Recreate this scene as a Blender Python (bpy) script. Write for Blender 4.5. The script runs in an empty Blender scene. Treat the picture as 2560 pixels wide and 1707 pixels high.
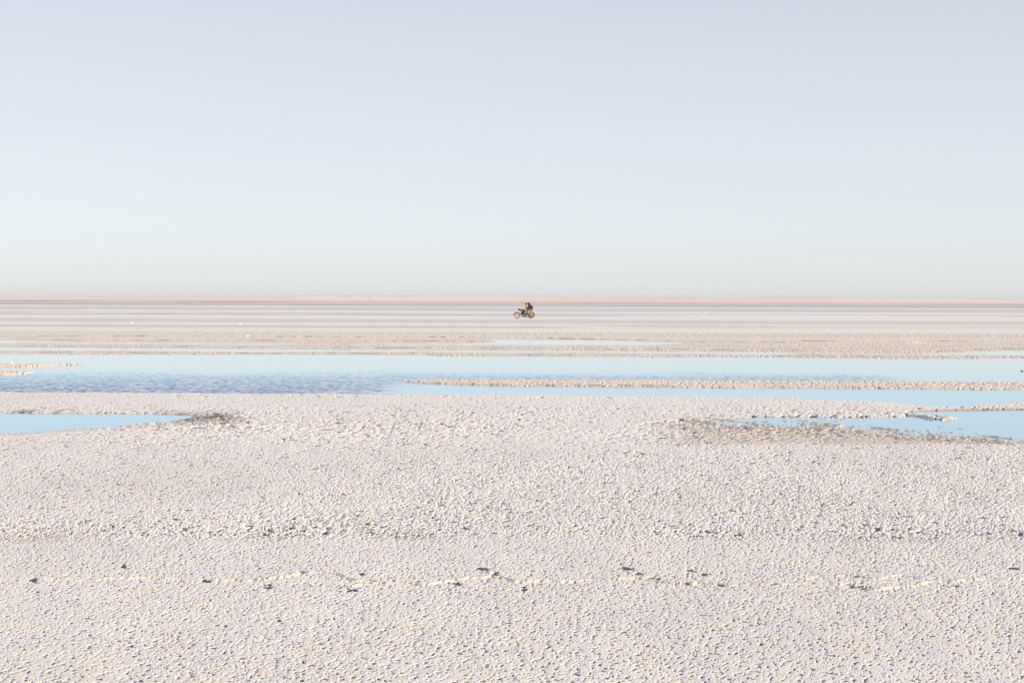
import bpy, bmesh, math, random
import numpy as np
from mathutils import Vector, Matrix

S = bpy.context.scene
COL = S.collection
R = math.radians

# ------------------------------------------------------------------ camera
CAM_H = 2.0                      # metres above the water
FPX, W0, H0 = 3555.0, 2560.0, 1707.0
HOR = 748.0                      # horizon row in the photograph (centre column)
ROLL = 0.0035
cam_data = bpy.data.cameras.new('camera')
cam = bpy.data.objects.new('camera', cam_data)
COL.objects.link(cam)
cam.location = (0, 0, CAM_H)
cam.rotation_euler = (R(90), -ROLL, 0)
cam_data.sensor_width = 36.0
cam_data.lens = 36.0 * FPX / W0
cam_data.shift_y = -(H0 / 2 - HOR) / W0
cam_data.clip_start = 0.1
cam_data.clip_end = 60000
S.camera = cam

# ------------------------------------------------------------------ sky and sun
SUN_EL, SUN_AZ = 16.5, 66.0      # azimuth: degrees to the right of straight behind the camera
sdir = Vector((math.sin(R(SUN_AZ)) * math.cos(R(SUN_EL)), -math.cos(R(SUN_AZ)) * math.cos(R(SUN_EL)), math.sin(R(SUN_EL))))
wd = bpy.data.worlds.new('World')
S.world = wd
wd.use_nodes = True
nt = wd.node_tree
nt.nodes.clear()
sky = nt.nodes.new('ShaderNodeTexSky')
sky.sky_type = 'NISHITA'
sky.sun_disc = False
sky.sun_elevation = R(SUN_EL)
sky.sun_rotation = math.atan2(sdir.x, sdir.y)
sky.air_density = 1.0
sky.dust_density = 1.5
sky.ozone_density = 1.5
tc = nt.nodes.new('ShaderNodeTexCoord')
sep = nt.nodes.new('ShaderNodeSeparateXYZ')
nt.links.new(tc.outputs['Generated'], sep.inputs[0])
ramp = nt.nodes.new('ShaderNodeValToRGB')
cr = ramp.color_ramp
cr.interpolation = 'B_SPLINE'
def lin(c):
    return tuple((v / 255 / 12.92 if v / 255 <= 0.04045 else ((v / 255 + 0.055) / 1.055) ** 2.4) for v in c)
stops = [(0.0, lin((223, 225, 228))), (0.02, lin((227, 231, 233))), (0.045, lin((227, 236, 237))), (0.08, lin((224, 231, 240))),
         (0.13, lin((217, 224, 234))), (0.21, lin((208, 214, 227))), (0.36, lin((190, 199, 213))), (0.62, lin((172, 183, 204))), (1.0, lin((162, 175, 202)))]
while len(cr.elements) < len(stops):
    cr.elements.new(0.5)
for e, (p, c) in zip(cr.elements, stops):
    e.position = p
    e.color = (*c, 1)
nt.links.new(sep.outputs['Z'], ramp.inputs[0])
sc = nt.nodes.new('ShaderNodeVectorMath'); sc.operation = 'SCALE'; sc.inputs['Scale'].default_value = 10.0
nt.links.new(ramp.outputs[0], sc.inputs[0])
az = nt.nodes.new('ShaderNodeMath'); az.operation = 'MULTIPLY_ADD'      # the sky is a little brighter to the left
az.inputs[1].default_value = -0.9; az.inputs[2].default_value = 10.0
nt.links.new(sep.outputs['X'], az.inputs[0]); nt.links.new(az.outputs[0], sc.inputs['Scale'])
mx = nt.nodes.new('ShaderNodeMix'); mx.data_type = 'RGBA'; mx.inputs[0].default_value = 0.95
nt.links.new(sky.outputs[0], mx.inputs[6]); nt.links.new(sc.outputs[0], mx.inputs[7])
bg = nt.nodes.new('ShaderNodeBackground'); bg.inputs['Strength'].default_value = 0.1
out = nt.nodes.new('ShaderNodeOutputWorld')
nt.links.new(mx.outputs[2], bg.inputs[0]); nt.links.new(bg.outputs[0], out.inputs[0])

sun_d = bpy.data.lights.new('sun', 'SUN')
sun_d.energy = 5.0
sun_d.angle = R(0.6)
sun_d.color = (1.0, 0.81, 0.60)
sun = bpy.data.objects.new('sun', sun_d)
COL.objects.link(sun)
sun.rotation_euler = (-sdir).to_track_quat('-Z', 'Y').to_euler()
sun.location = (30, -30, 20)

S.view_settings.view_transform = 'Standard'
S.view_settings.look = 'None'
S.view_settings.exposure = 0.10
S.view_settings.gamma = 1.0

# ------------------------------------------------------------------ numpy noise
rs = np.random.RandomState(7)
PERM = rs.permutation(256).astype(np.int64)
PERM = np.concatenate([PERM, PERM, PERM])
GA = rs.rand(256) * 2 * np.pi
GX, GY = np.cos(GA).astype(np.float32), np.sin(GA).astype(np.float32)
RND = rs.rand(4, 256).astype(np.float32)

def hsh(i, j, k=0):
    return PERM[PERM[(i + k * 37) & 255] + (j & 255)]

def perlin(x, y, k=0):
    xi = np.floor(x).astype(np.int64); yi = np.floor(y).astype(np.int64)
    xf = (x - xi).astype(np.float32); yf = (y - yi).astype(np.float32)
    u = xf * xf * xf * (xf * (xf * 6 - 15) + 10); v = yf * yf * yf * (yf * (yf * 6 - 15) + 10)
    def g(a, b):
        h = hsh(xi + a, yi + b, k)
        return GX[h] * (xf - a) + GY[h] * (yf - b)
    n0 = g(0, 0) * (1 - u) + g(1, 0) * u
    n1 = g(0, 1) * (1 - u) + g(1, 1) * u
    return (n0 * (1 - v) + n1 * v) * 1.5

def worley(x, y, k=0):
    """rounded bumps: 0 between lumps .. 1 on a lump's top, lumps of uneven size"""
    xi = np.floor(x).astype(np.int64); yi = np.floor(y).astype(np.int64)
    best = np.zeros(x.shape, np.float32)
    for a in (-1, 0, 1):
        for b in (-1, 0, 1):
            h = hsh(xi + a, yi + b, k)
            dx = (xi + a + 0.15 + 0.7 * RND[0][h]) - x
            dy = (yi + b + 0.15 + 0.7 * RND[1][h]) - y
            r = 0.35 + 0.5 * RND[2][h]
            d2 = (dx * dx + dy * dy) / (r * r)
            v = np.clip(1 - d2, 0, 1) ** .8 * (0.35 + 0.65 * RND[3][h])
            best = np.maximum(best, v.astype(np.float32))
    return best

def sm(x, a, b):
    t = np.clip((x - a) / (b - a), 0, 1)
    return t * t * (3 - 2 * t)

def curve(px, pts):
    p = np.array(pts, float)
    return np.interp(px, p[:, 0], p[:, 1])

def pix(X, Y):
    """where a ground point lies in the photograph (its map coordinates)"""
    px = 1280 + FPX * X / Y
    return px, HOR + CAM_H * FPX / Y + ROLL * (px - 1280)

def ground_at(px, py):
    Y = CAM_H * FPX / (py - HOR - ROLL * (px - 1280))
    return (px - 1280) / FPX * Y, Y

# ------------------------------------------------------------------ shorelines (photograph map coordinates, unrolled to world)
SHORE = [(-600, 976), (0, 978.5), (640, 981.8), (1021, 984), (1280, 985.9), (1920, 990.4), (2080, 997.5), (2230, 1004), (2297, 1011), (2350, 1014), (2440, 1012.5), (2470, 1007), (2510, 1004.6), (2560, 1004), (3000, 1002)]
BARS = [  # top edge, bottom edge, height
    ([(1005, 952.6), (1030, 950), (1100, 947.5), (1280, 948.5), (1600, 950.5), (1920, 951.5), (2560, 955), (3100, 957)],
     [(1005, 952.6), (1030, 955.5), (1100, 960.8), (1280, 965.6), (1600, 968), (1920, 970.2), (2560, 974.8), (3100, 978)], .03),
    ([(-600, 908), (0, 910.5), (110, 910.8), (217, 911), (222, 912)],
     [(-600, 924), (0, 917.8), (60, 917), (110, 914.5), (217, 911.2), (222, 911)], .045),
    ([(-600, 928), (0, 928.5), (60, 929.5), (85, 931.5), (90, 933)],
     [(-600, 942), (0, 938.5), (50, 936.5), (85, 932), (90, 931)], .05),
    ([(-600, 875), (0, 877), (340, 878), (640, 881), (900, 880), (1000, 880.5), (1060, 879.0), (1110, 880.5), (1280, 883), (1420, 881), (1600, 884), (1960, 887), (1985, 884), (2100, 885), (2300, 887.5), (2560, 889.5), (3000, 891)],
     [(-600, 881), (0, 882.4), (200, 884.5), (640, 884.5), (1060, 886), (1120, 889), (1280, 889.4), (1600, 891), (1700, 891.6), (1920, 891.8), (2300, 896), (2560, 894.5), (3000, 896)], .022),
    ([(-600, 857), (0, 859), (80, 857.5), (140, 858.5), (640, 862), (740, 861.5), (780, 857), (860, 857), (890, 862), (1280, 863.8), (1650, 864), (1700, 860), (1760, 855), (3000, 858)],
     [(-600, 866), (0, 867), (640, 871), (1280, 874.6), (1920, 878.5), (2100, 880.5), (2300, 882.3), (2400, 880), (2480, 876), (2560, 874.3), (3000, 872)], .022),
    ([(-600, 850), (0, 849), (60, 846), (130, 843), (200, 838), (1150, 838), (1180, 848), (1215, 850.5), (1240, 854), (1250, 856)],
     [(-600, 847), (0, 848.6), (60, 850.5), (200, 853.5), (640, 855.8), (900, 857), (1150, 857), (1215, 855.5), (1240, 853.8), (1250, 853)], .022),
    # everything beyond, up to the far pools
    ([(-600, 700), (3000, 700)],
     [(-600, 841), (0, 842.4), (190, 843.5), (640, 845), (1150, 847), (1280, 848), (1520, 850.5), (1600, 853), (1700, 855.5), (1759, 861), (1990, 862), (2010, 855), (2200, 855.5), (2560, 856.2), (3000, 857)], .012),
    # land strip between pool and bar on the right
    ([(1730, 862), (1760, 859), (2000, 859.5), (2560, 861), (3000, 862)],
     [(1730, 861), (1760, 868), (2000, 868), (2560, 868), (3000, 868)], .005),
]

def signed(px, py, Y, top, bot):
    t = curve(px, top) - HOR - ROLL * (px - 1280)
    b = curve(px, bot) - HOR - ROLL * (px - 1280)
    K = CAM_H * FPX
    Yt = K / np.maximum(t, 0.05); Yb = K / np.maximum(b, 0.05)
    return np.minimum(Y - Yb + .15, Yt - Y)

def ground_height(X, Y):
    """height above the water, and the salt's own colour"""
    Yp = np.maximum(Y, 5.0)
    px, py = pix(X, Yp)
    wob = perlin(X * 0.9, Y * 0.45, 3) * 0.05 + perlin(X * 3.1, Y * 1.7, 4) * 0.02
    wb = wob * (Y / 30.0) * 3
    # foreground flat
    e = curve(px, SHORE) + 3.0 - HOR - ROLL * (px - 1280)
    s = CAM_H * FPX / e - Y + wb * 0.5
    h = -0.07 + sm(s, -0.25, 0.35) * 0.105
    for top, bot, H in BARS:
        if .02 < H < .0225: bot = [(a_, b_ + 1.3) for a_, b_ in bot]; top = [(a_, b_ - .8) for a_, b_ in top]
        w = 0.35 + 0.0 * H
        sg = signed(px, py, Y, top, bot) + wb * 0.6
        hb = -0.07 + sm(sg, -w, w) * (0.07 + H)
        h = np.maximum(h, hb)
    # left pool
    top = curve(px, [(-600, 1028), (0, 1033.5), (300, 1034.5), (440, 1037), (560, 1042), (640, 1046)])
    bot = curve(px, [(-600, 1100), (0, 1096), (100, 1092), (220, 1085), (320, 1077), (440, 1069), (560, 1060), (640, 1054)])
    mL = (1 - sm(px, 430, 680)) ** .7 * (.8 + .2 * sm(-px, -480, -380)) * sm(py, top - 3, top + 4) * sm(-py, -bot - 3, -bot + 34)
    h = h - mL * 0.085
    # right pool
    top = curve(px, [(1560, 1066), (1700, 1052), (1900, 1042), (2060, 1043), (2150, 1043.5), (2262, 1042), (2270, 1030), (2300, 1028), (2350, 1026.5), (2560, 1025), (3000, 1024)])
    bot = curve(px, [(1560, 1080), (1700, 1098), (1920, 1104), (2100, 1110), (2300, 1115), (2560, 1124), (3000, 1134)])
    span = curve(px, [(1560, 40), (1920, 50), (2150, 62), (2300, 60), (2560, 54), (3000, 54)])
    mR = np.clip((px - 1500) / 300, 0, 1) ** .7 * curve(px, [(1500, .36), (1800, .41), (2080, .47), (2280, 1.0)]) * sm(py, top - 1.5, top + 2.5) * np.clip((bot - py) / span, 0.0, 1.0) ** 1.25
    h = h - mR * 0.092
    # the spit
    sp_c = curve(px, [(2230, 1038), (2270, 1037), (2300, 1040), (2340, 1045), (2390, 1048)])
    Yc = CAM_H * FPX / (sp_c - HOR - ROLL * (px - 1280))
    spw = curve(px, [(2230, .3), (2300, .18), (2335, .32), (2380, .34), (2394, .1)]) * (1 + .6 * perlin(X * 7, Y * 5, 27))
    spit = sm(spw - np.abs(Y - Yc), -0.06, 0.07) * (px > 2220) * (px < 2392)
    h = np.maximum(h, -0.07 + spit * (0.09 + .035 * worley(X / .13, Y / .16, 28)))
    # two little rock bars far right
    # ---- roughness by zone
    ro = curve(py, [(740, .1), (800, .25), (812, .25), (815, .6), (818, .25), (832, .15), (836, .22), (870, .42), (890, .7), (905, .85), (978, .85), (985, .03), (1012, .10), (1028, .8), (1062, .95), (1105, .6), (1130, .34), (1200, .36), (1280, .6), (1322, .9), (1338, 1.35), (1354, 1.2), (1366, .34), (1450, .36), (1707, .56)])
    right = sm(px, 300, 1700)
    zone = sm(py, 1115, 1160) * sm(-py, -1330, -1250)
    ro = ro * (1 - zone * (1 - right) * 0.35 + zone * right * .35)
    ro = ro * (0.8 + 0.55 * perlin(X * 0.35, Y * 0.22, 11) + 0.35 * perlin(X * 1.2, Y * .7, 12))
    ro = np.clip(ro, 0.03, 1.5)
    nearfine = sm(-Y, -12.4, -11.6)                     # the finer crust right in front
    pit_shade = h - 0.013 * ro - 0.003 - .09 * sm(Y, 26, 34) + perlin(X * 9, Y * 7, 29) * .0015
    # lumps
    wx = X + 0.012 * perlin(X * 14, Y * 14, 21); wy = Y + 0.012 * perlin(X * 14, Y * 14, 22)
    th = 0.5
    ca, sa = math.cos(th), math.sin(th)
    rx, ry = wx * ca - wy * sa, wx * sa + wy * ca
    bars = sm(-py, -990, -975)
    L1 = worley(rx / (0.10 + .05 * bars), ry / (0.14 + .05 * bars), 31)
    L2 = worley(rx / 0.075, ry / 0.095, 32)
    L3 = worley(rx / 0.036, ry / 0.044, 33)
    far = sm(Y, 11.0, 20.0)
    L2 = L2 * (1 - .3 * sm(-Y, -15, -12))
    lump = L1 * 0.020 * (0.3 + .7 * far) * (1 - .7 * nearfine) + L2 * 0.0085 * (1 - .6 * nearfine) * sm(-Y, -30, -17) + L3 * 0.0042 * sm(-Y, -19, -10)
    # pits
    pn = perlin(rx / 0.028, ry / 0.032, 41) + 0.5 * perlin(rx / 0.014, ry / 0.02, 42)
    pit = sm(pn, 0.52 - .22 * ro, 0.57 - .22 * ro) * sm(-Y, -22, -15)
    pn2 = perlin(rx / 0.075, ry / 0.09, 43) + 0.5 * perlin(rx / 0.06, ry / 0.06, 44)
    pit2 = sm(pn2, 0.74 - .34 * ro, 0.78 - .34 * ro) * (1 - nearfine)
    pn3 = perlin(rx / 0.12, ry / 0.26, 45) + 0.5 * perlin(rx / 0.05, ry / 0.12, 46)
    pit3 = sm(pn3, 0.84 - .48 * ro, 0.88 - .48 * ro) * sm(Y, 15, 19) * sm(-Y, -31, -28)
    h = h + (lump - 0.013) * ro
    dry = sm(h, -0.005, 0.018)
    hole = np.clip(pit + pit2 + pit3, 0, 1) * dry
    h = h * (1 - hole) + (np.minimum(pit_shade, h) - .016 - .03 * sm(Y, 24, 30)) * hole
    h = h + perlin(X / 0.011, Y / 0.013, 51) * 0.0022 * sm(-Y, -26, -10)
    # swells
    sw = (perlin(X * 0.5, Y * 0.4, 13) * 0.012 + perlin(X * 1.7, Y * 1.2, 14) * 0.006) * dry
    h = h + sw; pit_shade = pit_shade + sw
    # streaks in both shallow ends
    d = np.array([0.54, -0.84])
    al = X * d[0] + Y * d[1]; ac = X * -d[1] + Y * d[0]
    st = perlin(al / 1.8, ac / 0.13, 15) + 0.7 * perlin(al / .4, ac / 0.08, 16)
    zoneR = sm(px, 1560, 1800) * sm(py, 1040, 1055) * sm(-py, -1122, -1108)
    h = h + (-.003 + st * 0.034 + (worley(X / .08, Y / .14, 25) - .34) * .028) * zoneR * sm(mR, 0, .3) * sm(-mR, -1.02, -.8)
    st2 = perlin(X / 0.5, Y / 0.25, 17) + 0.7 * perlin(X / .17, Y / 0.12, 18)
    zoneL = sm(px, -300, 420) * sm(-px, -640, -560) * sm(py, 1034, 1042) * sm(-py, -1086, -1066)
    h = h + (st2 * 0.022 + (worley(X / .08, Y / .14, 26) - .36) * .024) * zoneL
    # ---- pressure ridge across the foreground
    def ridge(pts, wid, hh, k):
        c = curve(px, pts)
        Yc = CAM_H * FPX / (c - HOR - ROLL * (px - 1280)) + perlin(X * 4, X * 0 + 3, k) * 0.075 + perlin(X * 22, Y * 9, k + 1) * 0.016
        ends = sm(px, pts[0][0] - 5, pts[0][0] + 40) * sm(-px, -pts[-1][0] - 5, -pts[-1][0] + 40)
        t = (Y - Yc) / wid
        a = 0.55 + 0.6 * (perlin(X * 3.2, X * 0 + 7.3, k + 2) + .55)
        # steep towards the camera, gentle behind
        prof = np.where(t < 0, np.exp(-(t * 2.4) ** 2), np.exp(-(t * 0.8) ** 2))
        return prof * hh * ends * np.clip(a + .7 * perlin(X * 11, Y * 5, k + 3), .1, 1.2)
    rg = ridge([(-700, 1450), (0, 1456), (90, 1459), (240, 1462), (350, 1453), (540, 1462), (660, 1462), (770, 1444), (850, 1448), (900, 1462), (1060, 1472), (1160, 1460), (1230, 1452), (1290, 1462)], .036, .0125, 61)
    rg = np.maximum(rg, ridge([(840, 1488), (880, 1478), (930, 1468), (1010, 1465)], .02, .011, 64))
    rg = np.maximum(rg, ridge([(1190, 1440), (1240, 1452), (1290, 1464), (1420, 1464), (1500, 1460), (1600, 1462), (1720, 1470), (1830, 1474), (1930, 1473), (2020, 1470), (2120, 1474), (2180, 1487), (2290, 1476), (2330, 1466), (2440, 1460), (2560, 1455), (3100, 1450)], .036, .0125, 71))
    rg = np.maximum(rg, ridge([(1960, 1466), (2050, 1450), (2130, 1449), (2200, 1456), (2260, 1444), (2330, 1460)], .02, .009, 75))
    rg = np.maximum(rg, ridge([(1850, 1418), (1950, 1416), (2100, 1416), (2160, 1420)], .03, .008, 78))
    rg = np.maximum(rg, ridge([(1550, 1428), (1580, 1442), (1640, 1458)], .02, .009, 81))
    h = h + rg
    pit_shade = pit_shade + rg * 0
    pa = .9 * perlin(X * 17, Y * 13, 91) + .6 * perlin(X * 50, Y * 40, 92)
    for (qx, qy, ax, ay, dp) in [(1208, 1434, 22, 5, .05), (1240, 1446, 16, 7, .04), (1312, 1482, 10, 9, .045), (672, 1477, 20, 8, .04), (755, 1441, 10, 7, .04),
                                 (310, 1425, 9, 8, .03), (85, 1462, 14, 8, .02), (880, 1484, 24, 5, .04), (1570, 1434, 22, 5, .05), (1600, 1447, 14, 4, .03), (2155, 1480, 34, 6, .06), (1940, 1472, 14, 4, .035),
                                 (1640, 1459, 20, 4, .03), (1720, 1470, 10, 4, .04), (1730, 1437, 18, 4, .02), (1765, 1446, 14, 4, .03), (2140, 1450, 14, 4, .03), (2380, 1475, 30, 4, .015), (1145, 1470, 18, 5, .03), (905, 1446, 12, 5, .02), (700, 1565, 8, 4, .03), (520, 1462, 20, 5, .02),
                                 (1800, 1473, 16, 4, .03), (2535, 1430, 18, 4, .02), (445, 993, 8, 1.6, .05), (500, 992, 6, 1.5, .04), (820, 992, 8, 1.4, .05), (888, 994, 12, 1.4, .05), (1353, 998, 10, 1.6, .05), (1518, 998, 14, 1.6, .05), (752, 993, 10, 1.6, .05), (795, 996, 10, 1.4, .04), (845, 997, 12, 1.3, .04), (1110, 995, 8, 1.6, .05), (1172, 1002, 8, 1.4, .04), (1240, 999, 10, 1.2, .03), (513, 996, 10, 1.2, .04)]:
        m = np.exp(-(((px - qx) / (ax * .8)) ** 2 + ((py - qy + (px - qx) * -.12) / (ay * .75)) ** 2))
        m = sm(m * (1 + pa), .35, .6)
        h = h - m * dp
    h = np.where(h < -0.09, -0.09, h)
    # ---- beyond the bars: almost flat, thin pools
    farz = sm(Y, 60, 75)
    flat = 0.03 + 0.010 * perlin(X * .08, Y * .12, 99)
    def pool(h, y0, x0, x1, half, dep=0.09):
        c = curve(px, y0)
        m = sm(half * (1 + .35 * perlin(px / 170, px * 0 + half, 96)) - np.abs(py - c), 0, .55) * sm(px, x0, x0 + 60) * sm(-px, -x1, -x1 + 60)
        return h - m * dep
    hf = flat + (lump - .016) * 0.6 * sm(-Y, -140, -80)
    rough = (sm(py, 834, 838)) * sm(-py, -850, -846)
    hf = np.where(farz > 0, hf + rough * (L1 * .02), hf)
    hf = pool(hf, [(0, 781.5), (640, 784), (1280, 786), (1920, 790.5), (2560, 793)], -900, 3400, 1.5)
    hf = pool(hf, [(1960, 822), (2560, 823.8), (3000, 825)], 1955, 3400, 2.1)
    hf = pool(hf, [(1500, 815), (1900, 817), (2000, 820)], 1500, 1960, .9, .045)
    hf = pool(hf, [(0, 773), (1280, 776), (2560, 781)], 150, 1100, .8, .045)
    hf = pool(hf, [(0, 761), (1280, 766), (2560, 771)], 1700, 3300, .6, .045)
    #
    hf2 = hf + (sm(-py, -839.5 - ROLL * (px - 1280), -837.5 - ROLL * (px - 1280)) * sm(py, 822, 834)) * (.02 + worley(X / .4, Y / 1.0, 35) * .03)
    hf = np.where(py > 820, hf2, hf)
    h = h * (1 - farz) + hf * farz
    # little dark bar in the right strip of water
    m = np.exp(-(((px - 2280) / 20) ** 2 + ((py - 858) / .9) ** 2)); h = h + m * .09
    behind = Y < 5.0
    # ---- the salt's own colour, with shade painted along the banks
    base = np.empty(X.shape + (3,), np.float32)
    white = np.array([.90, .845, .772]); beige = np.array([.79, .69, .585]); grey = np.array([.63, .63, .67]); pinkg = np.array([.77, .70, .68]); brown = np.array([.36, .25, .17]); slate = np.array([.60, .625, .66])
    base[:] = white
    def mixc(c, m):
        nonlocal base
        m = np.clip(m, 0, 1)[..., None].astype(np.float32)
        base = base * (1 - m) + c.astype(np.float32) * m
    n1 = perlin(X * .25, Y * .3, 101)
    mixc(beige, .10 + n1 * .35 * sm(-Y, -60, -30))
    near = sm(-Y, -40, -25)
    mot = perlin(X / .055, Y / .075, 111) + .6 * perlin(X / .022, Y / .03, 112) + .5 * perlin(X / .3, Y / .35, 113)
    mixc(np.array([.92, .80, .655]), sm(mot, .05, .75) * near * .75)
    mixc(np.array([.77, .75, .795]), sm(-mot, .0, .65) * near * .75)
    # bars are coarser, beiger crystal
    barm = sm(py, 834, 838) * sm(-py, -980, -976)
    mixc(beige * np.array([1.06, 1.03, 1.0]), barm * .75)
    pr = py - ROLL * (px - 1280)
    def band(y, hw, c, a, x0=-9e9, x1=9e9):
        yy = pr + perlin(px / 420, px * 0 + y, 103) * .7
        mixc(c, sm(hw - np.abs(yy - y), -0.5, .5) * a * sm(px, x0, x0 + 200) * sm(-px, -x1, -x1 + 200))
    band(758.5, 5.2, slate, .9)
    band(754.5, 1.6, slate * .95, .6)
    band(764.3, 1.1, slate * .62, .95)
    band(770.8, .8, brown * 1.5, .85)
    band(775.8, 2.2, slate * .95, .85)
    band(784.6, .8, slate * .8, .75)
    band(788.6, 1.0, slate * .5, .9)
    band(800, 1, pinkg, .6)
    band(804.5, 4.2, pinkg * .93, .9)
    band(812.5, 3.0, white * np.array([.96, .99, 1.03]), .6)
    band(818.8, 2.2, beige * .88, .95, -9e9, 1500)
    band(818.0, 1.4, beige * .9, .7, 1500)
    band(813.6, .7, brown * 1.5, .5, 1300)
    band(837.0, 4.6, beige * .97, .7)
    # crumbling banks with the shade of their faces painted in as brown flecks
    def bank(pts, hw, a, k):
        c = curve(px, pts)
        nz = perlin(X / .35, X * 0 + k, 121) + .6 * perlin(X / .12, Y / .5, 122) + .5 * perlin(X / 3.0, X * 0 + k, 123)
        mixc(brown * .55, sm(hw - np.abs(py - c), -.4, .6) * a * sm(nz, -.05, .5) * sm(px, pts[0][0] - 400 * (pts[0][0] == 0) - 5, pts[0][0] - 400 * (pts[0][0] == 0) + 30) * sm(-px, -pts[-1][0] - 500 * (pts[-1][0] == 2560) - 5, -pts[-1][0] - 500 * (pts[-1][0] == 2560) + 60))
    bank([(0, 840.5), (640, 842), (1150, 844), (1280, 845.5), (1520, 849), (1620, 851.5), (1760, 855), (1990, 857), (2000, 853), (2560, 853.5)], 1.1, .8, 3.3)
    bank([(0, 848), (60, 849), (200, 850.5), (640, 851.5), (900, 853), (1150, 854), (1240, 853.5)], 1.2, .65, 5.3)
    bank([(0, 865), (640, 868.5), (1280, 872), (1920, 875.5), (2300, 879), (2560, 872)], 1.5, .5, 7.3)
    bank([(0, 881), (640, 884), (1060, 885), (1120, 888), (1280, 888), (1920, 891), (2560, 894)], 1.3, .6, 9.3)
    bank([(1030, 954), (1100, 959), (1280, 963.5), (1920, 968.5), (2560, 973)], 1.8, .5, 11.3)
    bank([(0, 1030), (300, 1032), (560, 1036)], 4, .55, 13.3)
    # damp edge of every shore
    edge = sm(-h, -0.028, -0.002)
    mixc(np.array([.60, .50, .41]), edge * .55)
    md = sm(px, 380, 480) * sm(-px, -640, -540) * np.exp(-((py - 1051) / 12.0) ** 2)
    mixc(brown * .27, md * (.95 + .6 * perlin(X * 3, Y * 2.5, 107)))
    mR2 = np.exp(-((py - curve(px, [(2262, 1030), (2300, 1028), (2560, 1025)])) / 3.0) ** 2) * (px > 2255) + np.exp(-((py - sp_c) / 3.2) ** 2) * sm(px, 2200, 2260) * sm(-px, -2345, -2300)
    mixc(brown * 1.15, mR2 * .8 * sm(-h, -.05, -.0))
    mixc(np.array([.68, .57, .46]), zoneR * .75)
    mixc(np.array([.72, .62, .52]), zoneL * sm(-np.abs(py - curve(px, [(0, 1088), (220, 1076), (440, 1062), (600, 1052)])), -14, -4) * .6)
    mixc(np.array([.86, .70, .50]), sm(rg, .0005, .006) * (.7 + .5 * perlin(X * 8, Y * 6, 131)))
    land = sm(Y, 720, 800)
    mixc(np.array([.80, .58, .47]), land)
    return h, base, pit_shade

def grid_mesh(name, X, Y, Z, color=None):
    nr, nc = X.shape
    me = bpy.data.meshes.new(name)
    co = np.stack([X, Y, Z], -1).reshape(-1, 3).astype(np.float32)
    nv, nf = nr * nc, (nr - 1) * (nc - 1)
    i = np.arange(nv, dtype=np.int32).reshape(nr, nc)
    f = np.stack([i[:-1, :-1], i[:-1, 1:], i[1:, 1:], i[1:, :-1]], -1).reshape(-1)
    me.vertices.add(nv); me.vertices.foreach_set('co', co.ravel())
    me.loops.add(nf * 4); me.loops.foreach_set('vertex_index', f.astype(np.int32))
    me.polygons.add(nf)
    me.polygons.foreach_set('loop_start', np.arange(0, nf * 4, 4, dtype=np.int32))
    me.polygons.foreach_set('use_smooth', np.ones(nf, bool))
    me.update(calc_edges=True)
    if color is not None:
        a = me.color_attributes.new('tone', 'FLOAT_COLOR', 'POINT')
        c = np.concatenate([color.reshape(-1, 3), np.ones((nv, 1))], 1).astype(np.float32)
        a.data.foreach_set('color', c.ravel())
    return me

def link(name, me, mat=None, parent=None):
    o = bpy.data.objects.new(name, me)
    COL.objects.link(o)
    if mat is not None:
        me.materials.append(mat)
    if parent is not None:
        o.parent = parent
    return o

def tag(o, label=None, cat=None, group=None, kind=None):
    if label: o['label'] = label
    if cat: o['category'] = cat
    if group: o['group'] = group
    if kind: o['kind'] = kind
    return o

# ------------------------------------------------------------------ materials
def mat_new(name):
    m = bpy.data.materials.new(name); m.use_nodes = True
    n = m.node_tree; b = n.nodes['Principled BSDF']
    return m, n, b

def simple(name, col, rough=.6, metal=0.0, spec=.5, noise=.25, scale=40):
    m, n, b = mat_new(name)
    t = n.nodes.new('ShaderNodeTexNoise'); t.inputs['Scale'].default_value = scale; t.inputs['Detail'].default_value = 4
    c = n.nodes.new('ShaderNodeTexCoord'); n.links.new(c.outputs['Object'], t.inputs['Vector'])
    mx = n.nodes.new('ShaderNodeMix'); mx.data_type = 'RGBA'
    mx.inputs[6].default_value = (*[v * (1 - noise) for v in col], 1)
    mx.inputs[7].default_value = (*[min(1, v * (1 + noise)) for v in col], 1)
    n.links.new(t.outputs['Fac'], mx.inputs[0]); n.links.new(mx.outputs[2], b.inputs['Base Color'])
    b.inputs['Roughness'].default_value = rough; b.inputs['Metallic'].default_value = metal
    b.inputs['Specular IOR Level'].default_value = spec
    return m

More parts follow.
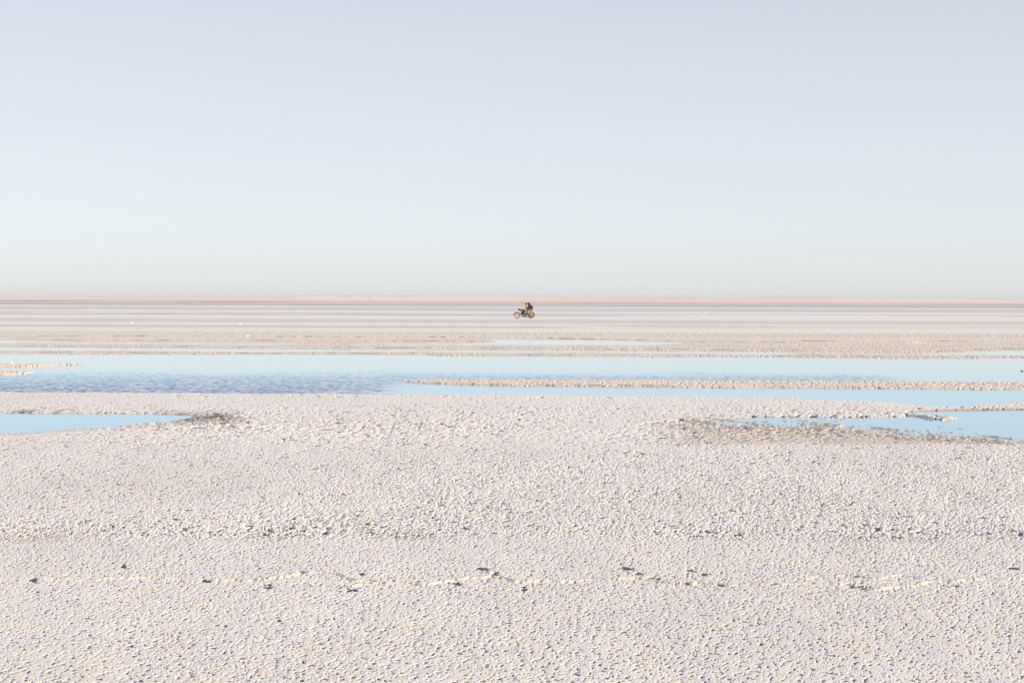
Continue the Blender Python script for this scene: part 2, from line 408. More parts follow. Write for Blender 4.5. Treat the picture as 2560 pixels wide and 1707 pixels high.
def salt_material(name, attr=True, col=(.86, .81, .78)):
    m, n, b = mat_new(name)
    geo = n.nodes.new('ShaderNodeNewGeometry')
    t = n.nodes.new('ShaderNodeTexNoise'); t.inputs['Scale'].default_value = 45; t.inputs['Detail'].default_value = 5; t.inputs['Roughness'].default_value = .7
    n.links.new(geo.outputs['Position'], t.inputs['Vector'])
    t2 = n.nodes.new('ShaderNodeTexNoise'); t2.inputs['Scale'].default_value = 7; t2.inputs['Detail'].default_value = 5
    n.links.new(geo.outputs['Position'], t2.inputs['Vector'])
    r = n.nodes.new('ShaderNodeMapRange'); r.inputs[1].default_value = .3; r.inputs[2].default_value = .7; r.inputs[3].default_value = .86; r.inputs[4].default_value = 1.1
    n.links.new(t.outputs['Fac'], r.inputs[0])
    r2 = n.nodes.new('ShaderNodeMapRange'); r2.inputs[1].default_value = .3; r2.inputs[2].default_value = .7; r2.inputs[3].default_value = .95; r2.inputs[4].default_value = 1.04
    n.links.new(t2.outputs['Fac'], r2.inputs[0])
    mu = n.nodes.new('ShaderNodeMath'); mu.operation = 'MULTIPLY'
    n.links.new(r.outputs[0], mu.inputs[0]); n.links.new(r2.outputs[0], mu.inputs[1])
    vm = n.nodes.new('ShaderNodeVectorMath'); vm.operation = 'SCALE'
    if attr:
        a = n.nodes.new('ShaderNodeAttribute'); a.attribute_name = 'tone'
        n.links.new(a.outputs['Color'], vm.inputs[0])
    else:
        vm.inputs[0].default_value = col
    n.links.new(mu.outputs[0], vm.inputs['Scale'])
    n.links.new(vm.outputs[0], b.inputs['Base Color'])
    b.inputs['Roughness'].default_value = .75
    b.inputs['Specular IOR Level'].default_value = .25
    bp = n.nodes.new('ShaderNodeBump'); bp.inputs['Strength'].default_value = .4; bp.inputs['Distance'].default_value = .004
    v = n.nodes.new('ShaderNodeTexVoronoi'); v.inputs['Scale'].default_value = 90
    n.links.new(geo.outputs['Position'], v.inputs['Vector'])
    ad = n.nodes.new('ShaderNodeMath'); ad.operation = 'SUBTRACT'
    n.links.new(t.outputs['Fac'], ad.inputs[0]); n.links.new(v.outputs['Distance'], ad.inputs[1])
    n.links.new(ad.outputs[0], bp.inputs['Height']); n.links.new(bp.outputs[0], b.inputs['Normal'])
    return m

M_SALT = salt_material('salt_crust')
M_CLUMP = salt_material('salt_clump', False, (.90, .82, .72))

# ------------------------------------------------------------------ ground
def row_positions():
    ys = [-60., -40, -25, -15, -8, -3, 0, 2, 3.5, 4.5, 5.2, 5.6]
    y = 6.0
    while y < 210:
        ys.append(y); y += 0.0085 * (y / 7.0) ** 1.5
    while y < 30000:
        ys.append(y); y *= 1.02
    ys.append(30000)
    return np.array(ys)
ys = row_positions()
ucore = np.linspace(-.43, .43, 1750)
step = ucore[1] - ucore[0]
outer = []
u = .43; d = step * 3
while u < .88:
    u += d; outer.append(u)
while u < 6:
    d *= 1.12; u += d; outer.append(u)
outer = np.array(outer)
us = np.concatenate([-outer[::-1], ucore, outer])
YY = np.repeat(ys[:, None], len(us), 1)
XX = us[None, :] * np.maximum(YY, 6.0)
HH, CC, MM = ground_height(XX, YY)
gm = grid_mesh('ground', XX, YY, HH, CC)
ground = link('ground', gm, M_SALT)
tag(ground, kind='structure')
# dark sheet added under the crust, coloured as the shade in its pits
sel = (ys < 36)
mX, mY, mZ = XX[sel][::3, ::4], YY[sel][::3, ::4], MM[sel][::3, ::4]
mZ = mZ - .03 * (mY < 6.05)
pit_shade = link('pit_shade', grid_mesh('pit_shade', mX, mY, mZ), simple('pit_shade_dark', (.085, .08, .125), .8, noise=.3, scale=12))
tag(pit_shade, kind='structure')
del XX, YY, HH, CC, MM

# ------------------------------------------------------------------ water
m, n, b = mat_new('brine')
a = n.nodes.new('ShaderNodeAttribute'); a.attribute_name = 'tone'
n.links.new(a.outputs['Color'], b.inputs['Base Color'])
b.inputs['Roughness'].default_value = .04
b.inputs['IOR'].default_value = 1.34
geo = n.nodes.new('ShaderNodeNewGeometry')
t = n.nodes.new('ShaderNodeTexNoise'); t.inputs['Scale'].default_value = 6; t.inputs['Detail'].default_value = 4
n.links.new(geo.outputs['Position'], t.inputs['Vector'])
bp = n.nodes.new('ShaderNodeBump'); bp.inputs['Strength'].default_value = .10; bp.inputs['Distance'].default_value = .01
n.links.new(t.outputs['Fac'], bp.inputs['Height']); n.links.new(bp.outputs[0], b.inputs['Normal'])
M_WATER = m
wy = [-60., -20, 0, 8, 14]
y = 17.0
while y < 60:
    wy.append(y); y += .055 * (y / 30) ** 1.3
while y < 900:
    wy.append(y); y *= 1.05
wy = np.array(wy)
wu = np.concatenate([[-6, -3, -1.5, -.8], np.linspace(-.46, .46, 1300), [.8, 1.5, 3, 6]])
WY = np.repeat(wy[:, None], len(wu), 1); WX = wu[None, :] * np.maximum(WY, 6)
px, py = pix(WX, np.maximum(WY, 5.0))
up = curve(px, [(-600, 918), (0, 920), (300, 915), (640, 922), (1000, 916), (1280, 922), (1600, 918), (1920, 924), (2100, 925), (2340, 946)])
upw = perlin(WX * .35, WY * .25, 201) * 7
rip = sm(py, up + upw, up + upw + 24)
rip = rip * np.where(px < 1010, 1, sm(-py, -curve(px, [(1010, 985), (1100, 960), (3000, 962)]), -curve(px, [(1010, 975), (1100, 950), (3000, 952)])))
rip = rip * sm(-px, -2420, -2150)
pxn = px + perlin(WX * .8, WY * .9, 206) * 90 + perlin(WX * 3, WY * 2.5, 207) * 40
calm = sm(pxn, 800, 1040) * sm(py, 944, 966)
rip = rip * (1 - calm * .85)
rip = rip * (WY < 58) * (WY > 27)
wsum = (perlin(WX / .20 + .4 * perlin(WX / .8, WY / .8, 210), WY / .30, 202) * .7 + perlin((WX + .4 * WY) / .13, WY / .2, 203) * .45 + perlin(WX / .8, WY / .9, 204) * .8)
WZ = wsum * .023 * rip + perlin(WX / .6, WY / .8, 205) * .00035 * (WY < 60)
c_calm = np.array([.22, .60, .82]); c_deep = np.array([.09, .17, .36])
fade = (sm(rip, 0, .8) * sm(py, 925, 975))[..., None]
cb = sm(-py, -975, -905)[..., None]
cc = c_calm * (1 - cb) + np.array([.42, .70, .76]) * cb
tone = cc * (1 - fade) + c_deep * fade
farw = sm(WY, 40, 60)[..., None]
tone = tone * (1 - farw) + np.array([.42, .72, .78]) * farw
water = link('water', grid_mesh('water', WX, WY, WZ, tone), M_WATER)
tag(water, kind='structure')
del WX, WY, WZ, px, py, tone

# ------------------------------------------------------------------ low desert hills beyond the lake
m, n, b = mat_new('desert_earth')
a = n.nodes.new('ShaderNodeAttribute'); a.attribute_name = 'tone'
n.links.new(a.outputs['Color'], b.inputs['Base Color']); b.inputs['Roughness'].default_value = 1; b.inputs['Specular IOR Level'].default_value = 0
M_EARTH = m
hy = np.concatenate([np.linspace(770, 1400, 60), np.geomspace(1420, 9000, 120)])
hu = np.linspace(-1.6, 1.6, 1400)
HY = np.repeat(hy[:, None], len(hu), 1); HX = hu[None, :] * HY
hpx = 1280 + FPX * hu
top = curve(hpx, [(-3000, 744), (-600, 744.5), (0, 745), (400, 745.7), (480, 744), (560, 742.2), (640, 741), (760, 740), (900, 740.2), (1000, 741), (1280, 742), (1600, 743.2), (1920, 747), (2100, 748), (2380, 749.5), (2560, 751.5), (3200, 754), (6000, 752)])
top = top - perlin(hpx / 90, hpx * 0, 301) * .5 - perlin(hpx / 25, hpx * 0, 302) * .15
top = top - curve(hpx, [(858, 0), (872, 2.0), (893, 2.0), (899, .9), (918, .9), (923, 2.0), (932, 1.9), (940, 0)])
el = (HOR + ROLL * (hpx - 1280) - top)       # pixels above the horizon
el = np.maximum(el, 0.4)
D = 7000.0
crest = CAM_H + el * D / FPX
t = sm(HY, 1100, D)
HZ = 0.12 + sm(HY, 770, 830) * .35 + t ** 1.3 * crest[None, :]
HZ = np.where(HY > D, HZ * sm(-HY, -9000, -D * 1.02) + 0, HZ)
HZ = HZ + perlin(HX / 300, HY / 500, 303) * 1.5 * t + (perlin(HX / 60, HY / 60, 304)) * .10
hc = np.empty(HX.shape + (3,), np.float32)
hc[:] = np.array([.90, .77, .68])
def hm(c, mm):
    global hc
    mm = np.clip(mm, 0, 1)[..., None].astype(np.float32); hc = hc * (1 - mm) + np.array(c, np.float32) * mm
hm([.84, .64, .53], sm(-HY, -1500, -900) * .8)
hm([.90, .66, .48], sm(perlin(HX / 260, HY / 90, 305), .1, .5) * sm(-HY, -2600, -1200) * .7)
hm([.66, .48, .44], sm(perlin(HX / 200, HY / 60, 306), .25, .6) * sm(-HY, -1900, -900) * .6)
hm([.72, .55, .52], sm(perlin(HX / 900, HY / 400, 307), .0, .5) * .5)
hills = link('hills', grid_mesh('hills', HX, HY, HZ, hc), M_EARTH)
tag(hills, kind='structure')

# ------------------------------------------------------------------ small mesh builders
class MB:
    """collects shapes and links them as ONE mesh object"""
    def __init__(self): self.bm = bmesh.new()
    def box(self, c, size, rot=None, bevel=0.0):
        g = bmesh.ops.create_cube(self.bm, size=1.0)
        M = Matrix.Translation(c) @ (rot.to_4x4() if rot else Matrix.Identity(4)) @ Matrix.Diagonal((*size, 1))
        bmesh.ops.transform(self.bm, matrix=M, verts=g['verts'])
        if bevel:
            ed = list({e for v in g['verts'] for e in v.link_edges})
            bmesh.ops.bevel(self.bm, geom=ed, offset=bevel, segments=2, affect='EDGES')
        return self
    def ball(self, c, r, sc=(1, 1, 1), rot=None, seg=16):
        g = bmesh.ops.create_uvsphere(self.bm, u_segments=seg, v_segments=seg // 2 + 2, radius=r)
        M = Matrix.Translation(c) @ (rot.to_4x4() if rot else Matrix.Identity(4)) @ Matrix.Diagonal((*sc, 1))
        bmesh.ops.transform(self.bm, matrix=M, verts=g['verts'])
        return self
    def tube(self, pts, r, n=10, closed=False):
        """pts: points; r: radius or a list of radii"""
        pts = [Vector(p) for p in pts]
        rr = r if isinstance(r, (list, tuple)) else [r] * len(pts)
        rings = []
        L = len(pts)
        for i, p in enumerate(pts):
            if closed: d = pts[(i + 1) % L] - pts[i - 1]
            else: d = pts[min(i + 1, L - 1)] - pts[max(i - 1, 0)]
            d.normalize()
            up = Vector((0, 1, 0)) if abs(d.y) < .9 else Vector((1, 0, 0))
            a = d.cross(up).normalized(); b_ = d.cross(a)
            rings.append([self.bm.verts.new(p + (a * math.cos(t) + b_ * math.sin(t)) * rr[i]) for t in [2 * math.pi * k / n for k in range(n)]])
        for i in range(L if closed else L - 1):
            A, B = rings[i], rings[(i + 1) % L]
            for k in range(n):
                self.bm.faces.new((A[k], A[(k + 1) % n], B[(k + 1) % n], B[k]))
        if not closed:
            self.bm.faces.new(rings[0][::-1]); self.bm.faces.new(rings[-1])
        return self
    def torus(self, c, R_, r, sy=1.0, n=40, m=10, a0=0, a1=360):
        full = abs(a1 - a0) >= 360
        k = n if full else n + 1
        pts = [Vector(c) + Vector((math.cos(R(a0 + (a1 - a0) * i / n)) * R_, 0, math.sin(R(a0 + (a1 - a0) * i / n)) * R_)) for i in range(k)]
        before = len(self.bm.verts)
        self.bm.verts.ensure_lookup_table()
        self.tube(pts, r, m, closed=full)
        self.bm.verts.ensure_lookup_table()
        for v in self.bm.verts[before:]:
            v.co.y = c[1] + (v.co.y - c[1]) * sy
        return self
    def disc(self, c, r, w, n=24, r2=None):
        """short cylinder whose axis is y"""
        return self.tube([(c[0], c[1] - w / 2, c[2]), (c[0], c[1] + w / 2, c[2])], [r, r2 or r], n)
    def build(self, name, mat, parent=None, smooth=True):
        bmesh.ops.recalc_face_normals(self.bm, faces=self.bm.faces)
        me = bpy.data.meshes.new(name); self.bm.to_mesh(me); self.bm.free()
        if smooth:
            me.polygons.foreach_set('use_smooth', [True] * len(me.polygons))
        return link(name, me, mat, parent)

def skin(name, mat, parent, verts, edges, root=0, sub=2):
    """a continuous surface grown over a skeleton; verts: (x, y, z, radius[, radius2])"""
    me = bpy.data.meshes.new(name)
    me.from_pydata([v[:3] for v in verts], edges, [])
    o = link(name, me, mat, parent)
    md = o.modifiers.new('skin', 'SKIN'); md.use_smooth_shade = True
    me.skin_vertices.new() if hasattr(me.skin_vertices, 'new') and not me.skin_vertices else None
    if not me.skin_vertices:
        bpy.context.view_layer.update()
    for i, v in enumerate(verts):
        sv = me.skin_vertices[0].data[i]
        sv.radius = (v[3], v[4] if len(v) > 4 else v[3])
        sv.use_root = (i == root)
    sb = o.modifiers.new('subsurf', 'SUBSURF'); sb.levels = sub; sb.render_levels = sub
    return o

def empty(name, loc, label, cat, group=None):
    o = bpy.data.objects.new(name, None); COL.objects.link(o); o.location = loc
    o.empty_display_size = .3
    return tag(o, label, cat, group)

M_BLACK = simple('black_paint', (.012, .012, .013), .35)
M_TYRE = simple('dusty_tyre', (.33, .20, .105), .9, noise=.3)
M_CHROME = simple('chrome', (.75, .74, .72), .18, 1.0, noise=.05)
M_RIM = simple('dusty_rim', (.50, .34, .18), .55, .3)
M_ENGINE = simple('dusty_engine', (.05, .04, .035), .5, .4, noise=.5, scale=25)
M_CASE = simple('alloy_case', (.60, .50, .42), .45, .7)
M_LEATHER = simple('seat_leather', (.05, .035, .028), .6)
M_RED = simple('tail_lens', (.75, .16, .07), .25)
M_GLASS = simple('lamp_glass', (.6, .62, .65), .08)
M_KHAKI = simple('khaki_cloth', (.40, .26, .09), .9, noise=.35, scale=9)
M_TROUSER = simple('tan_canvas', (.28, .19, .085), .9, noise=.35, scale=9)
M_DARKCLOTH = simple('black_cloth', (.018, .016, .018), .85, noise=.4, scale=9)
M_PACK = simple('black_nylon', (.014, .013, .016), .7, noise=.4, scale=12)
M_STRAP = simple('webbing', (.16, .11, .07), .8)
M_SKIN = simple('skin', (.62, .36, .26), .55, noise=.08, scale=8)
M_HAT = simple('grey_felt', (.06, .06, .065), .9)
M_BOOT = simple('boot_leather', (.05, .035, .025), .6)
M_HAIR = simple('dark_hair', (.02, .015, .012), .7)

# ------------------------------------------------------------------ the motorcycle (drives towards -x)
bx0, by0 = ground_at(1310.2, 797.0)
BASE = (bx0, by0, .03)
moto = empty('motorcycle', BASE, 'old black motorcycle with dusty tan wheels carrying two riders across the salt', 'motorcycle')
WR = .315
def wheel(x):
    mb = MB().torus((x, 0, WR), WR - .045, .047, n=48, m=12)
    t = mb.build('wheel', M_TYRE, moto)
    r = MB().torus((x, 0, WR), WR - .078, .016, sy=1.6, n=48, m=8).build('rim', M_RIM, t)
    sp = MB()
    for k in range(18):
        a = 2 * math.pi * k / 18
        s_ = .035 if k % 2 else -.035
        sp.tube([(x + .05 * math.cos(a + .5), s_, WR + .05 * math.sin(a + .5)), (x + .235 * math.cos(a), 0, WR + .235 * math.sin(a))], .0028, 5)
    sp.build('spokes', M_CHROME, t)
    MB().disc((x, 0, WR), .085, .12, r2=.085).disc((x, 0, WR), .035, .19).build('hub', M_RIM, t)
    return t
fw = wheel(-.72); rw = wheel(.72)
# frame
f = MB()
f.tube([(-.40, 0, .86), (-.32, 0, .58), (-.26, 0, .24), (-.10, 0, .20), (.28, 0, .20), (.36, 0, .34)], .020)
f.tube([(-.40, 0, .86), (-.1, 0, .80), (.22, 0, .70), (.40, 0, .66)], .022)
for y in (-.07, .07):
    f.tube([(.30, y * .5, .70), (.36, y, .34), (.72, y * 1.3, .315)], .016)
    f.tube([(.36, y, .60), (.60, y * 1.3, .56), (.86, y * 1.2, .66)], .014)
    f.tube([(.72, y * 1.3, .33), (.62, y * 1.3, .62)], .022)
f.tube([(-.44, 0, .94), (-.38, 0, .80)], .034)
f.build('frame', M_BLACK, moto)
# fork
fk = MB()
for y in (-.085, .085):
    fk.tube([(-.43, y, .92), (-.56, y, .62), (-.72, y, .315)], [.022, .026, .020])
fk.box((-.44, 0, .90), (.06, .22, .03), bevel=.008).box((-.49, 0, .77), (.06, .22, .03), bevel=.008)
fk.build('fork', M_RIM, moto)
ff = MB()
for y0 in (-.05, -.025, 0, .025, .05):
    ff.torus((-.72, y0, WR), WR + .035 - abs(y0) * .3, .014, n=24, m=6, a0=15, a1=178)
ff.build('front_fender', M_BLACK, moto)
rf = MB()
for y0 in (-.07, -.045, -.022, 0, .022, .045, .07):
    rf.torus((.72, y0, WR), WR + .045 - abs(y0) * .3, .014, n=28, m=6, a0=-12, a1=125)
rf.build('rear_fender', M_BLACK, moto)
fl = MB().box((1.075, 0, .26), (.012, .15, .20), Matrix.Rotation(R(-18), 3, 'Y'), .004).build('mud_flap', M_BLACK, moto)
hl = MB().ball((-.51, 0, .90), .095, (1.15, 1, 1)).torus((-.60, 0, .90), .0, .0)if False else MB().ball((-.50, 0, .90), .095, (1.2, 1, 1))
hl = hl.build('headlight', M_BLACK, moto)
MB().ball((-.585, 0, .90), .075, (.35, 1, 1)).build('lens', M_GLASS, hl)
MB().tube([(-.655, 0, .985), (-.50, 0, .99), (-.40, 0, .97)], [.012, .02, .02]).build('headlight_peak', M_BLACK, hl)
# handlebar
hb = MB()
hb.tube([(-.10, -.36, 1.03), (-.20, -.32, 1.05), (-.34, -.16, 1.03), (-.43, -.05, .96), (-.43, .05, .96), (-.34, .16, 1.03), (-.20, .32, 1.05), (-.10, .36, 1.03)], .013)
hb = hb.build('handlebar', M_CHROME, moto)
for y in (-1, 1):
    MB().tube([(-.04, y * .385, 1.02), (-.16, y * .335, 1.045)], .019).build('grip', M_LEATHER, hb)
    MB().tube([(-.22, y * .30, 1.05), (-.27, y * .33, 1.13), (-.28, y * .36, 1.17)], .006).ball((-.28, y * .38, 1.18), .04, (.4, 1, .8)).build('mirror', M_BLACK, hb)
# tank, seat
tk = MB().ball((-.12, 0, .84), .18, (1.55, .72, .62), Matrix.Rotation(R(8), 3, 'Y'), 24).build('fuel_tank', M_BLACK, moto)
MB().disc((-.12, 0, .952), .03, .02).build('filler_cap', M_CHROME, tk)
MB().ball((-.12, -.062, .885), .11, (1.5, .62, .36), Matrix.Rotation(R(8), 3, 'Y'), 16).build('knee_panel', M_CHROME, tk)
st_ = MB().ball((.30, 0, .79), .17, (1.15, .85, .36)).ball((.62, 0, .80), .17, (1.25, .8, .36)).build('seat', M_LEATHER, moto)
# engine: crankcase, two finned cylinders
eg = MB().box((.02, 0, .36), (.40, .24, .22), bevel=.05).box((-.17, 0, .50), (.22, .2, .36), Matrix.Rotation(R(-12), 3, 'Y'), .03).build('engine', M_ENGINE, moto)
cy = MB()
for k in range(9):
    cy.box((-.10 + k * .004, 0, .46 + k * .032), (.20 - .004 * k, .24 - .01 * k, .012), bevel=.004)
cy.box((-.10, 0, .60), (.22, .17, .34), bevel=.03)
cy.build('cylinder', M_ENGINE, eg)
MB().disc((-.10, -.13, .36), .115, .05, r2=.10).disc((.12, -.13, .34), .085, .05).build('crankcase_cover', M_CASE, eg)
MB().disc((.02, -.12, .60), .055, .09).build('carburettor', M_CASE, eg)
MB().box((.22, -.10, .50), (.20, .10, .20), bevel=.03).build('toolbox', M_BLACK, moto)
MB().tube([(-.19, -.08, .56), (-.31, -.13, .50), (-.30, -.15, .30), (-.16, -.16, .17), (.10, -.17, .15), (.38, -.17, .16), (.46, -.18, .175), (.95, -.19, .21)], [.022, .022, .022, .022, .022, .025, .042, .045]).build('exhaust_pipe', M_ENGINE, moto)
for p0, p1 in [((.05, -.25, .28), (.12, -.16, .28)), ((.36, -.27, .37), (.36, -.10, .36)), ((.05, .25, .28), (.12, .1, .28)), ((.36, .27, .37), (.36, .10, .36))]:
    MB().tube([p0, p1], .013).build('footrest', M_BLACK, moto)
MB().box((.66, -.235, .47), (.42, .14, .26), bevel=.05).build('pannier', simple('canvas_bag', (.42, .29, .14), .9), moto)
MB().tube([(.56, -.11, .80), (.92, -.11, .74), (1.02, -.06, .72), (1.02, .06, .72), (.92, .11, .74), (.56, .11, .80)], .010).build('rear_rack', M_CHROME, moto)
MB().ball((1.0, 0, .665), .05, (1.1, 1.1, 1.15)).build('tail_light', M_RED, moto)
MB().disc((.72, -.09, WR), .10, .012).tube([(.12, -.10, .40), (.72, -.10, .41)], .008).tube([(.12, -.10, .27), (.72, -.10, .22)], .008).build('chain_drive', M_ENGINE, moto)

# ------------------------------------------------------------------ people
def person(label, hip, chest, neck, head, knee, foot, elbow, hand, sh_w, hat, jacket, trouser):
    """seated rider; points are (x, z) in the bike's frame, y mirrored"""
    P = empty('person', BASE, label, 'person', None)
    hx, hz = hip; cx, cz = chest; nx, nz = neck; ex, ez = head
    V, E = [], []
    def add(x, y, z, r, r2=None, p=None):
        V.append((x, y, z, r, r2 or r)); 
        if p is not None: E.append((p, len(V) - 1))
        return len(V) - 1
    a = add(hx, 0, hz, .13, .12)
    b_ = add((hx + cx) / 2, 0, (hz + cz) / 2, .125, .11, a)
    c_ = add(cx, 0, cz, .14, .12, b_)
    d_ = add(nx, 0, nz, .05, .05, c_)
    e_ = add(ex + .01, 0, ez - .05, .075, .07, d_)
    g_ = add(ex, 0, ez + .06, .085, .08, e_)
    for s_ in (-1, 1):
        s0 = add(cx, s_ * sh_w, cz + .09, .062, .06, c_)
        el = add(elbow[0], s_ * elbow[1], elbow[2], .045, .045, s0)
        wr = add(hand[0] + (elbow[0] - hand[0]) * .14, s_ * (hand[1] * .9 + elbow[1] * .1), hand[2] + (elbow[2] - hand[2]) * .14, .028, .028, el)
        add(hand[0], s_ * hand[1], hand[2], .036, .03, wr)
        h0 = add(hx - .04, s_ * .12, hz - .01, .092, .09, a)
        kn = add(knee[0], s_ * knee[1], knee[2], .066, .064, h0)
        an = add(foot[0] + .02, s_ * foot[1], foot[2] + .07, .042, .042, kn)
        add(foot[0] - .10, s_ * foot[1], foot[2] + .02, .036, .032, an)
    skin('body', M_SKIN, P, V, E)
    # fingers curled round what is held
    for s_ in (-1, 1):
        fb = MB()
        for q in range(4):
            yy = s_ * (hand[1] - .03 + q * .02)
            fb.tube([(hand[0] + .005, yy, hand[2] + .02), (hand[0] - .035, yy, hand[2] + .022), (hand[0] - .045, yy, hand[2] - .008), (hand[0] - .02, yy, hand[2] - .028)], [.0095, .009, .0085, .007], 8)
        fb.tube([(hand[0] + .02, s_ * (hand[1] - .03), hand[2] - .005), (hand[0] - .01, s_ * (hand[1] - .045), hand[2] - .03)], [.011, .009], 8)
        fb.build('fingers', M_SKIN, P)
    # jacket
    JV, JE = [], []
    V, E = JV, JE
    a = add(hx, 0, hz + .02, .155, .14)
    b_ = add((hx + cx) / 2, 0, (hz + cz) / 2, .15, .135, a)
    c_ = add(cx, 0, cz, .165, .145, b_)
    add(nx + (cx - nx) * .25, 0, nz - .01, .075, .07, c_)
    for s_ in (-1, 1):
        s0 = add(cx, s_ * sh_w, cz + .085, .085, .08, c_)
        el = add(elbow[0], s_ * elbow[1], elbow[2], .064, .062, s0)
        add(hand[0] + (elbow[0] - hand[0]) * .2, s_ * (hand[1] * .86 + elbow[1] * .14), hand[2] + (elbow[2] - hand[2]) * .2, .045, .043, el)
    JV = [(v[0], v[1], v[2], v[3] * 1.12, v[4] * 1.12) for v in JV]
    skin('jacket', jacket, P, JV, JE)
    TV, TE = [], []
    V, E = TV, TE
    a = add(hx, 0, hz - .01, .150, .135)
    for s_ in (-1, 1):
        h0 = add(hx - .05, s_ * .12, hz - .01, .112, .108, a)
        kn = add(knee[0], s_ * knee[1], knee[2], .085, .083, h0)
        add(foot[0] + .02, s_ * foot[1], foot[2] + .11, .062, .06, kn)
    TV = [(v[0], v[1], v[2], v[3] * 1.12, v[4] * 1.12) for v in TV]
    skin('trousers', trouser, P, TV, TE)
    for s_ in (-1, 1):
        MB().tube([(foot[0] + .02, s_ * foot[1], foot[2] + .14), (foot[0] + .02, s_ * foot[1], foot[2] + .04), (foot[0] + .01, s_ * foot[1], foot[2] + .015)], [.05, .052, .045], 12).ball((foot[0] - .06, s_ * foot[1], foot[2] + .02), .05, (2.0, .9, .75)).build('boot', M_BOOT, P)
    # face, looking towards -x
    fx = ex - .085
    MB().ball((fx - .008, 0, ez + .0), .018, (1.1, .75, 1.3)).build('nose', M_SKIN, P)
    MB().ball((fx + .008, -.032, ez + .028), .011).build('eye', M_HAIR, P)
    MB().ball((fx + .008, .032, ez + .028), .011).build('eye', M_HAIR, P)
    MB().ball((fx + .012, 0, ez - .045), .02, (.4, 1.1, .35)).build('mouth', simple('lips', (.45, .2, .17), .5), P)
    MB().ball((ex + .01, -.083, ez + .01), .024, (.7, .35, 1.2)).build('ear', M_SKIN, P)
    MB().ball((ex + .01, .083, ez + .01), .024, (.7, .35, 1.2)).build('ear', M_SKIN, P)
    return P

drv = person('front rider in mustard khaki jacket and dark pointed cap, arms stretched to the handlebars',
             (.40, .90), (.30, 1.18), (.25, 1.36), (.20, 1.46), (.08, .19, .76), (.16, .20, .30), (.14, .30, 1.06), (-.07, .37, 1.045), .19, None, M_KHAKI, M_TROUSER)
tm = MB().ball((.215, 0, 1.535), .098, (1.08, 1, .78)).tube([(.215, 0, 1.56), (.205, 0, 1.62), (.20, 0, 1.665)], [.085, .055, .012], 14).build('cap', M_HAT, drv)
MB().ball((.125, 0, 1.525), .07, (1.1, 1.0, .16)).build('cap_peak', M_HAT, tm)
MB().ball((.245, 0, 1.49), .092, (.9, 1, 1)).build('hair', M_HAIR, drv)
pas = person('rear rider in black jacket with dark hood up, sitting behind the khaki rider',
             (.66, .90), (.56, 1.20), (.51, 1.38), (.47, 1.47), (.36, .25, .74), (.36, .26, .40), (.47, .29, 1.05), (.25, .15, 1.03), .19, None, M_DARKCLOTH, M_TROUSER)
MB().ball((.488, 0, 1.525), .125, (1.05, 1, 1.05)).tube([(.52, 0, 1.50), (.54, 0, 1.36)], [.10, .12], 14).build('hood', M_DARKCLOTH, pas)
bp_ = empty('backpack', BASE, 'bulging black backpack worn on the rear rider\'s back', 'backpack')
pk = MB().ball((.745, 0, 1.14), .2, (.86, .95, 1.32), Matrix.Rotation(R(-12), 3, 'Y'), 24).ball((.74, 0, 1.03), .18, (.78, .95, .85)).build('bag', M_PACK, bp_)
MB().ball((.86, 0, 1.03), .10, (.5, 1.2, 1.0)).build('front_pocket', M_PACK, bp_)
for y in (-.14, .14):
    MB().tube([(.66, y, 1.36), (.56, y, 1.36), (.46, y, 1.30), (.40, y * 1.1, 1.15), (.52, y * 1.2, 1.00), (.66, y, .96)], .016, 8).build('shoulder_strap', M_STRAP, bp_)

# ------------------------------------------------------------------ lumps of salt standing on the flat
def clump_mesh(seed, n, flat):
    r = random.Random(seed); bm = bmesh.new()
    for k in range(n):
        g = bmesh.ops.create_icosphere(bm, subdivisions=3, radius=r.uniform(.28, .5))
        off = Vector((r.uniform(-.55, .55) if n > 1 else 0, r.uniform(-.3, .3) if n > 1 else 0, r.uniform(.0, .25)))
        for v in g['verts']:
            p = v.co.copy()
            q = p.normalized()
            d = 1 + .18 * math.sin(q.x * 7 + seed + k) * math.cos(q.y * 6 + k) + .12 * math.sin(q.z * 11 + k * 3 + seed) + r.uniform(-.03, .03)
            v.co = Vector((p.x * d, p.y * d, p.z * d * flat)) + off
            if v.co.z < -.05: v.co.z = -.05
    me = bpy.data.meshes.new('salt_mound'); bm.to_mesh(me); bm.free()
    me.polygons.foreach_set('use_smooth', [True] * len(me.polygons))
    me.materials.append(M_CLUMP)
    return me
CM = [clump_mesh(3, 1, .75), clump_mesh(5, 3, .7), clump_mesh(8, 5, .6), clump_mesh(11, 7, .45)]
GRP = 'lumps of salt scattered on the flat'
def mound(px_, py_, wpx, kind, label, cat='salt mound', hs=1.0):
    X, Y = ground_at(px_, py_)
    w = wpx / FPX * Y
    o = bpy.data.objects.new('salt_mound', CM[kind]); COL.objects.link(o)
    o.location = (X, Y, .03)
    sc_ = w / (1.0 if kind == 0 else 1.7)
    o.scale = (sc_, sc_, sc_ * hs); o.rotation_euler = (0, 0, (px_ * 7.3) % .8 - .4)
    tag(o, label, cat, GRP)
mound(28, 912, 11, 0, 'rounded cream salt mound on the narrow spit at the far left of the big pool', hs=1.3)
mound(328, 809, 9, 1, 'low cream salt heap with a dark left end, on the smooth grey salt at left')
mound(598, 812, 12, 1, 'flat broken cream salt heap on the pale salt just left of centre', hs=.7)
mound(616, 842.5, 15, 2, 'largest cluster of cream salt knobs, on the lumpy shore left of centre', hs=.8)
mound(1760, 783, 8, 2, 'cream salt heap right of the motorcycle, the farther one of a close pair')
mound(1755, 790.6, 8, 1, 'cream salt heap right of the motorcycle, the nearer one at the thin blue channel', hs=1.2)
mound(1747, 791.2, 4, 0, 'tiny salt knob just left of the cream heap at the thin blue channel')
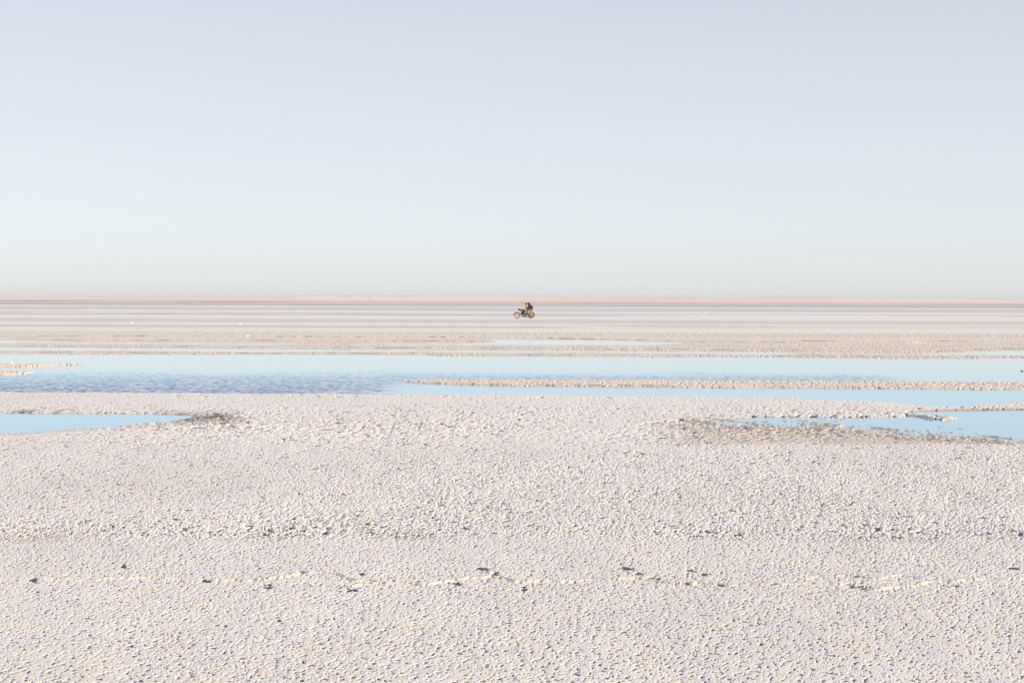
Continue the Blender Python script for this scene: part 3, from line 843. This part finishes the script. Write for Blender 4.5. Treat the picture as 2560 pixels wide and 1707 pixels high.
mound(2266, 854.5, 11, 1, 'cream salt block with dark left side above the right-hand strip of water', hs=.8)
mound(2435, 819.5, 10, 3, 'low grey cream heap on the stony line at far right', hs=.6)
mound(732, 799.5, 7, 1, 'pair of small white knobs on the grey salt left of the motorcycle', hs=.6)
mound(603, 786.5, 3.5, 0, 'single pale knob in the thin blue channel left of centre', hs=.9)
tiny = [(78, 761), (106, 762.3), (191, 762.5), (114, 769), (180, 772.4), (232, 773), (18, 776.5), (92, 780.5), (318, 782.4), (366, 762.8), (201, 759), (274, 759.5), (389, 770),
        (447, 771), (495, 771), (686, 771.4), (734, 766.6), (751, 775.6), (781, 777.6), (364, 796), (381, 797.5), (520, 801.5), (808, 765.5), (819, 761.6), (890, 762), (925, 761.5),
        (1060, 764), (1142, 769), (1183, 788.6), (1367, 779.8), (1345, 777.5), (1455, 780), (1481, 779.8), (1467, 765), (1410, 776), (1683, 765.5), (1772, 765), (1678, 773.8),
        (1963, 777.6), (1875, 783.5), (1833, 766), (2153, 791.6), (2298, 793.8), (2083, 767.5), (2117, 772), (2133, 769), (2226, 768.3), (2240, 768.8), (2260, 783.5), (2316, 769), (2354, 785), (2482, 787), (2511, 772.6), (2540, 773)]
desc = ['greyish band near the far shore', 'pale strip below the far grey band', 'thin line of water in the distance']
for k, (qx, qy) in enumerate(tiny):
    rel = qy - ROLL * (qx - 1280)
    band_ = 'the far grey band' if rel < 768 else ('the second pale salt strip' if rel < 779 else 'the thin distant channel')
    side = 'far left' if qx < 400 else 'left' if qx < 900 else 'left of the motorcycle' if qx < 1280 else 'right of the motorcycle' if qx < 1700 else 'right' if qx < 2150 else 'far right'
    mound(qx, qy, [3.2, 4.4, 2.6, 3.8][k % 4], [0, 1, 0, 2][k % 4], 'tiny cream salt knob, ' + side + ', on ' + band_, hs=.8)
    o = COL.objects[-1]

# rust coloured scraps lying on the crust in front, each its own thing
M_RUST = simple('rusty_leaf', (.62, .26, .07), .7)
def scrap(px_, py_, w, label, z=.045):
    X, Y = ground_at(px_, py_)
    r = random.Random(int(px_)); mb = MB(); L = w / FPX * Y
    a = r.uniform(-.5, .5)
    mb.ball((0, 0, .006), L / 2, (1, .55, .30), Matrix.Rotation(a, 3, 'Z'), 12)
    mb.ball((L * .25, L * .1, .010), L / 3, (1, .5, .35), Matrix.Rotation(a + .9, 3, 'Z'), 10)
    for v in mb.bm.verts: v.co += Vector((r.uniform(-1, 1), r.uniform(-1, 1), r.uniform(-1, 1))) * L * .05
    o = mb.build('pebble', M_RUST); o.location = (X, Y, z)
    tag(o, label, 'pebble', 'rust orange chips on the salt')
scrap(645, 1703, 11, 'largest rust orange chip, at the bottom edge of the salt left of centre')
scrap(1480, 1398, 8, 'rust orange chip just beyond the crack, right of centre')
scrap(1628, 1517 if False else 1397, 10, 'rust orange chip above the crack, rightmost of its pair')
scrap(1480, 1518, 9, 'rust orange chip in front of the crack, right of centre')
scrap(481, 1536, 9, 'rust orange chip in front of the crack at left')
scrap(2556, 928, 9, 'small orange chip in the water of the big pool at the right edge', .01)

# ------------------------------------------------------------------ thin air over the lake
hz = MB().box((0, 0, 34), (64000, 64000, 70.4))
m, n, b = mat_new('haze'); n.nodes.remove(b)
pv = n.nodes.new('ShaderNodeVolumePrincipled')
pv.inputs['Color'].default_value = (.93, .93, .96, 1); pv.inputs['Density'].default_value = 2.5e-5; pv.inputs['Anisotropy'].default_value = 0.0
n.links.new(pv.outputs[0], n.nodes['Material Output'].inputs['Volume'])
haze = hz.build('haze', m, smooth=False)
tag(haze, kind='stuff')
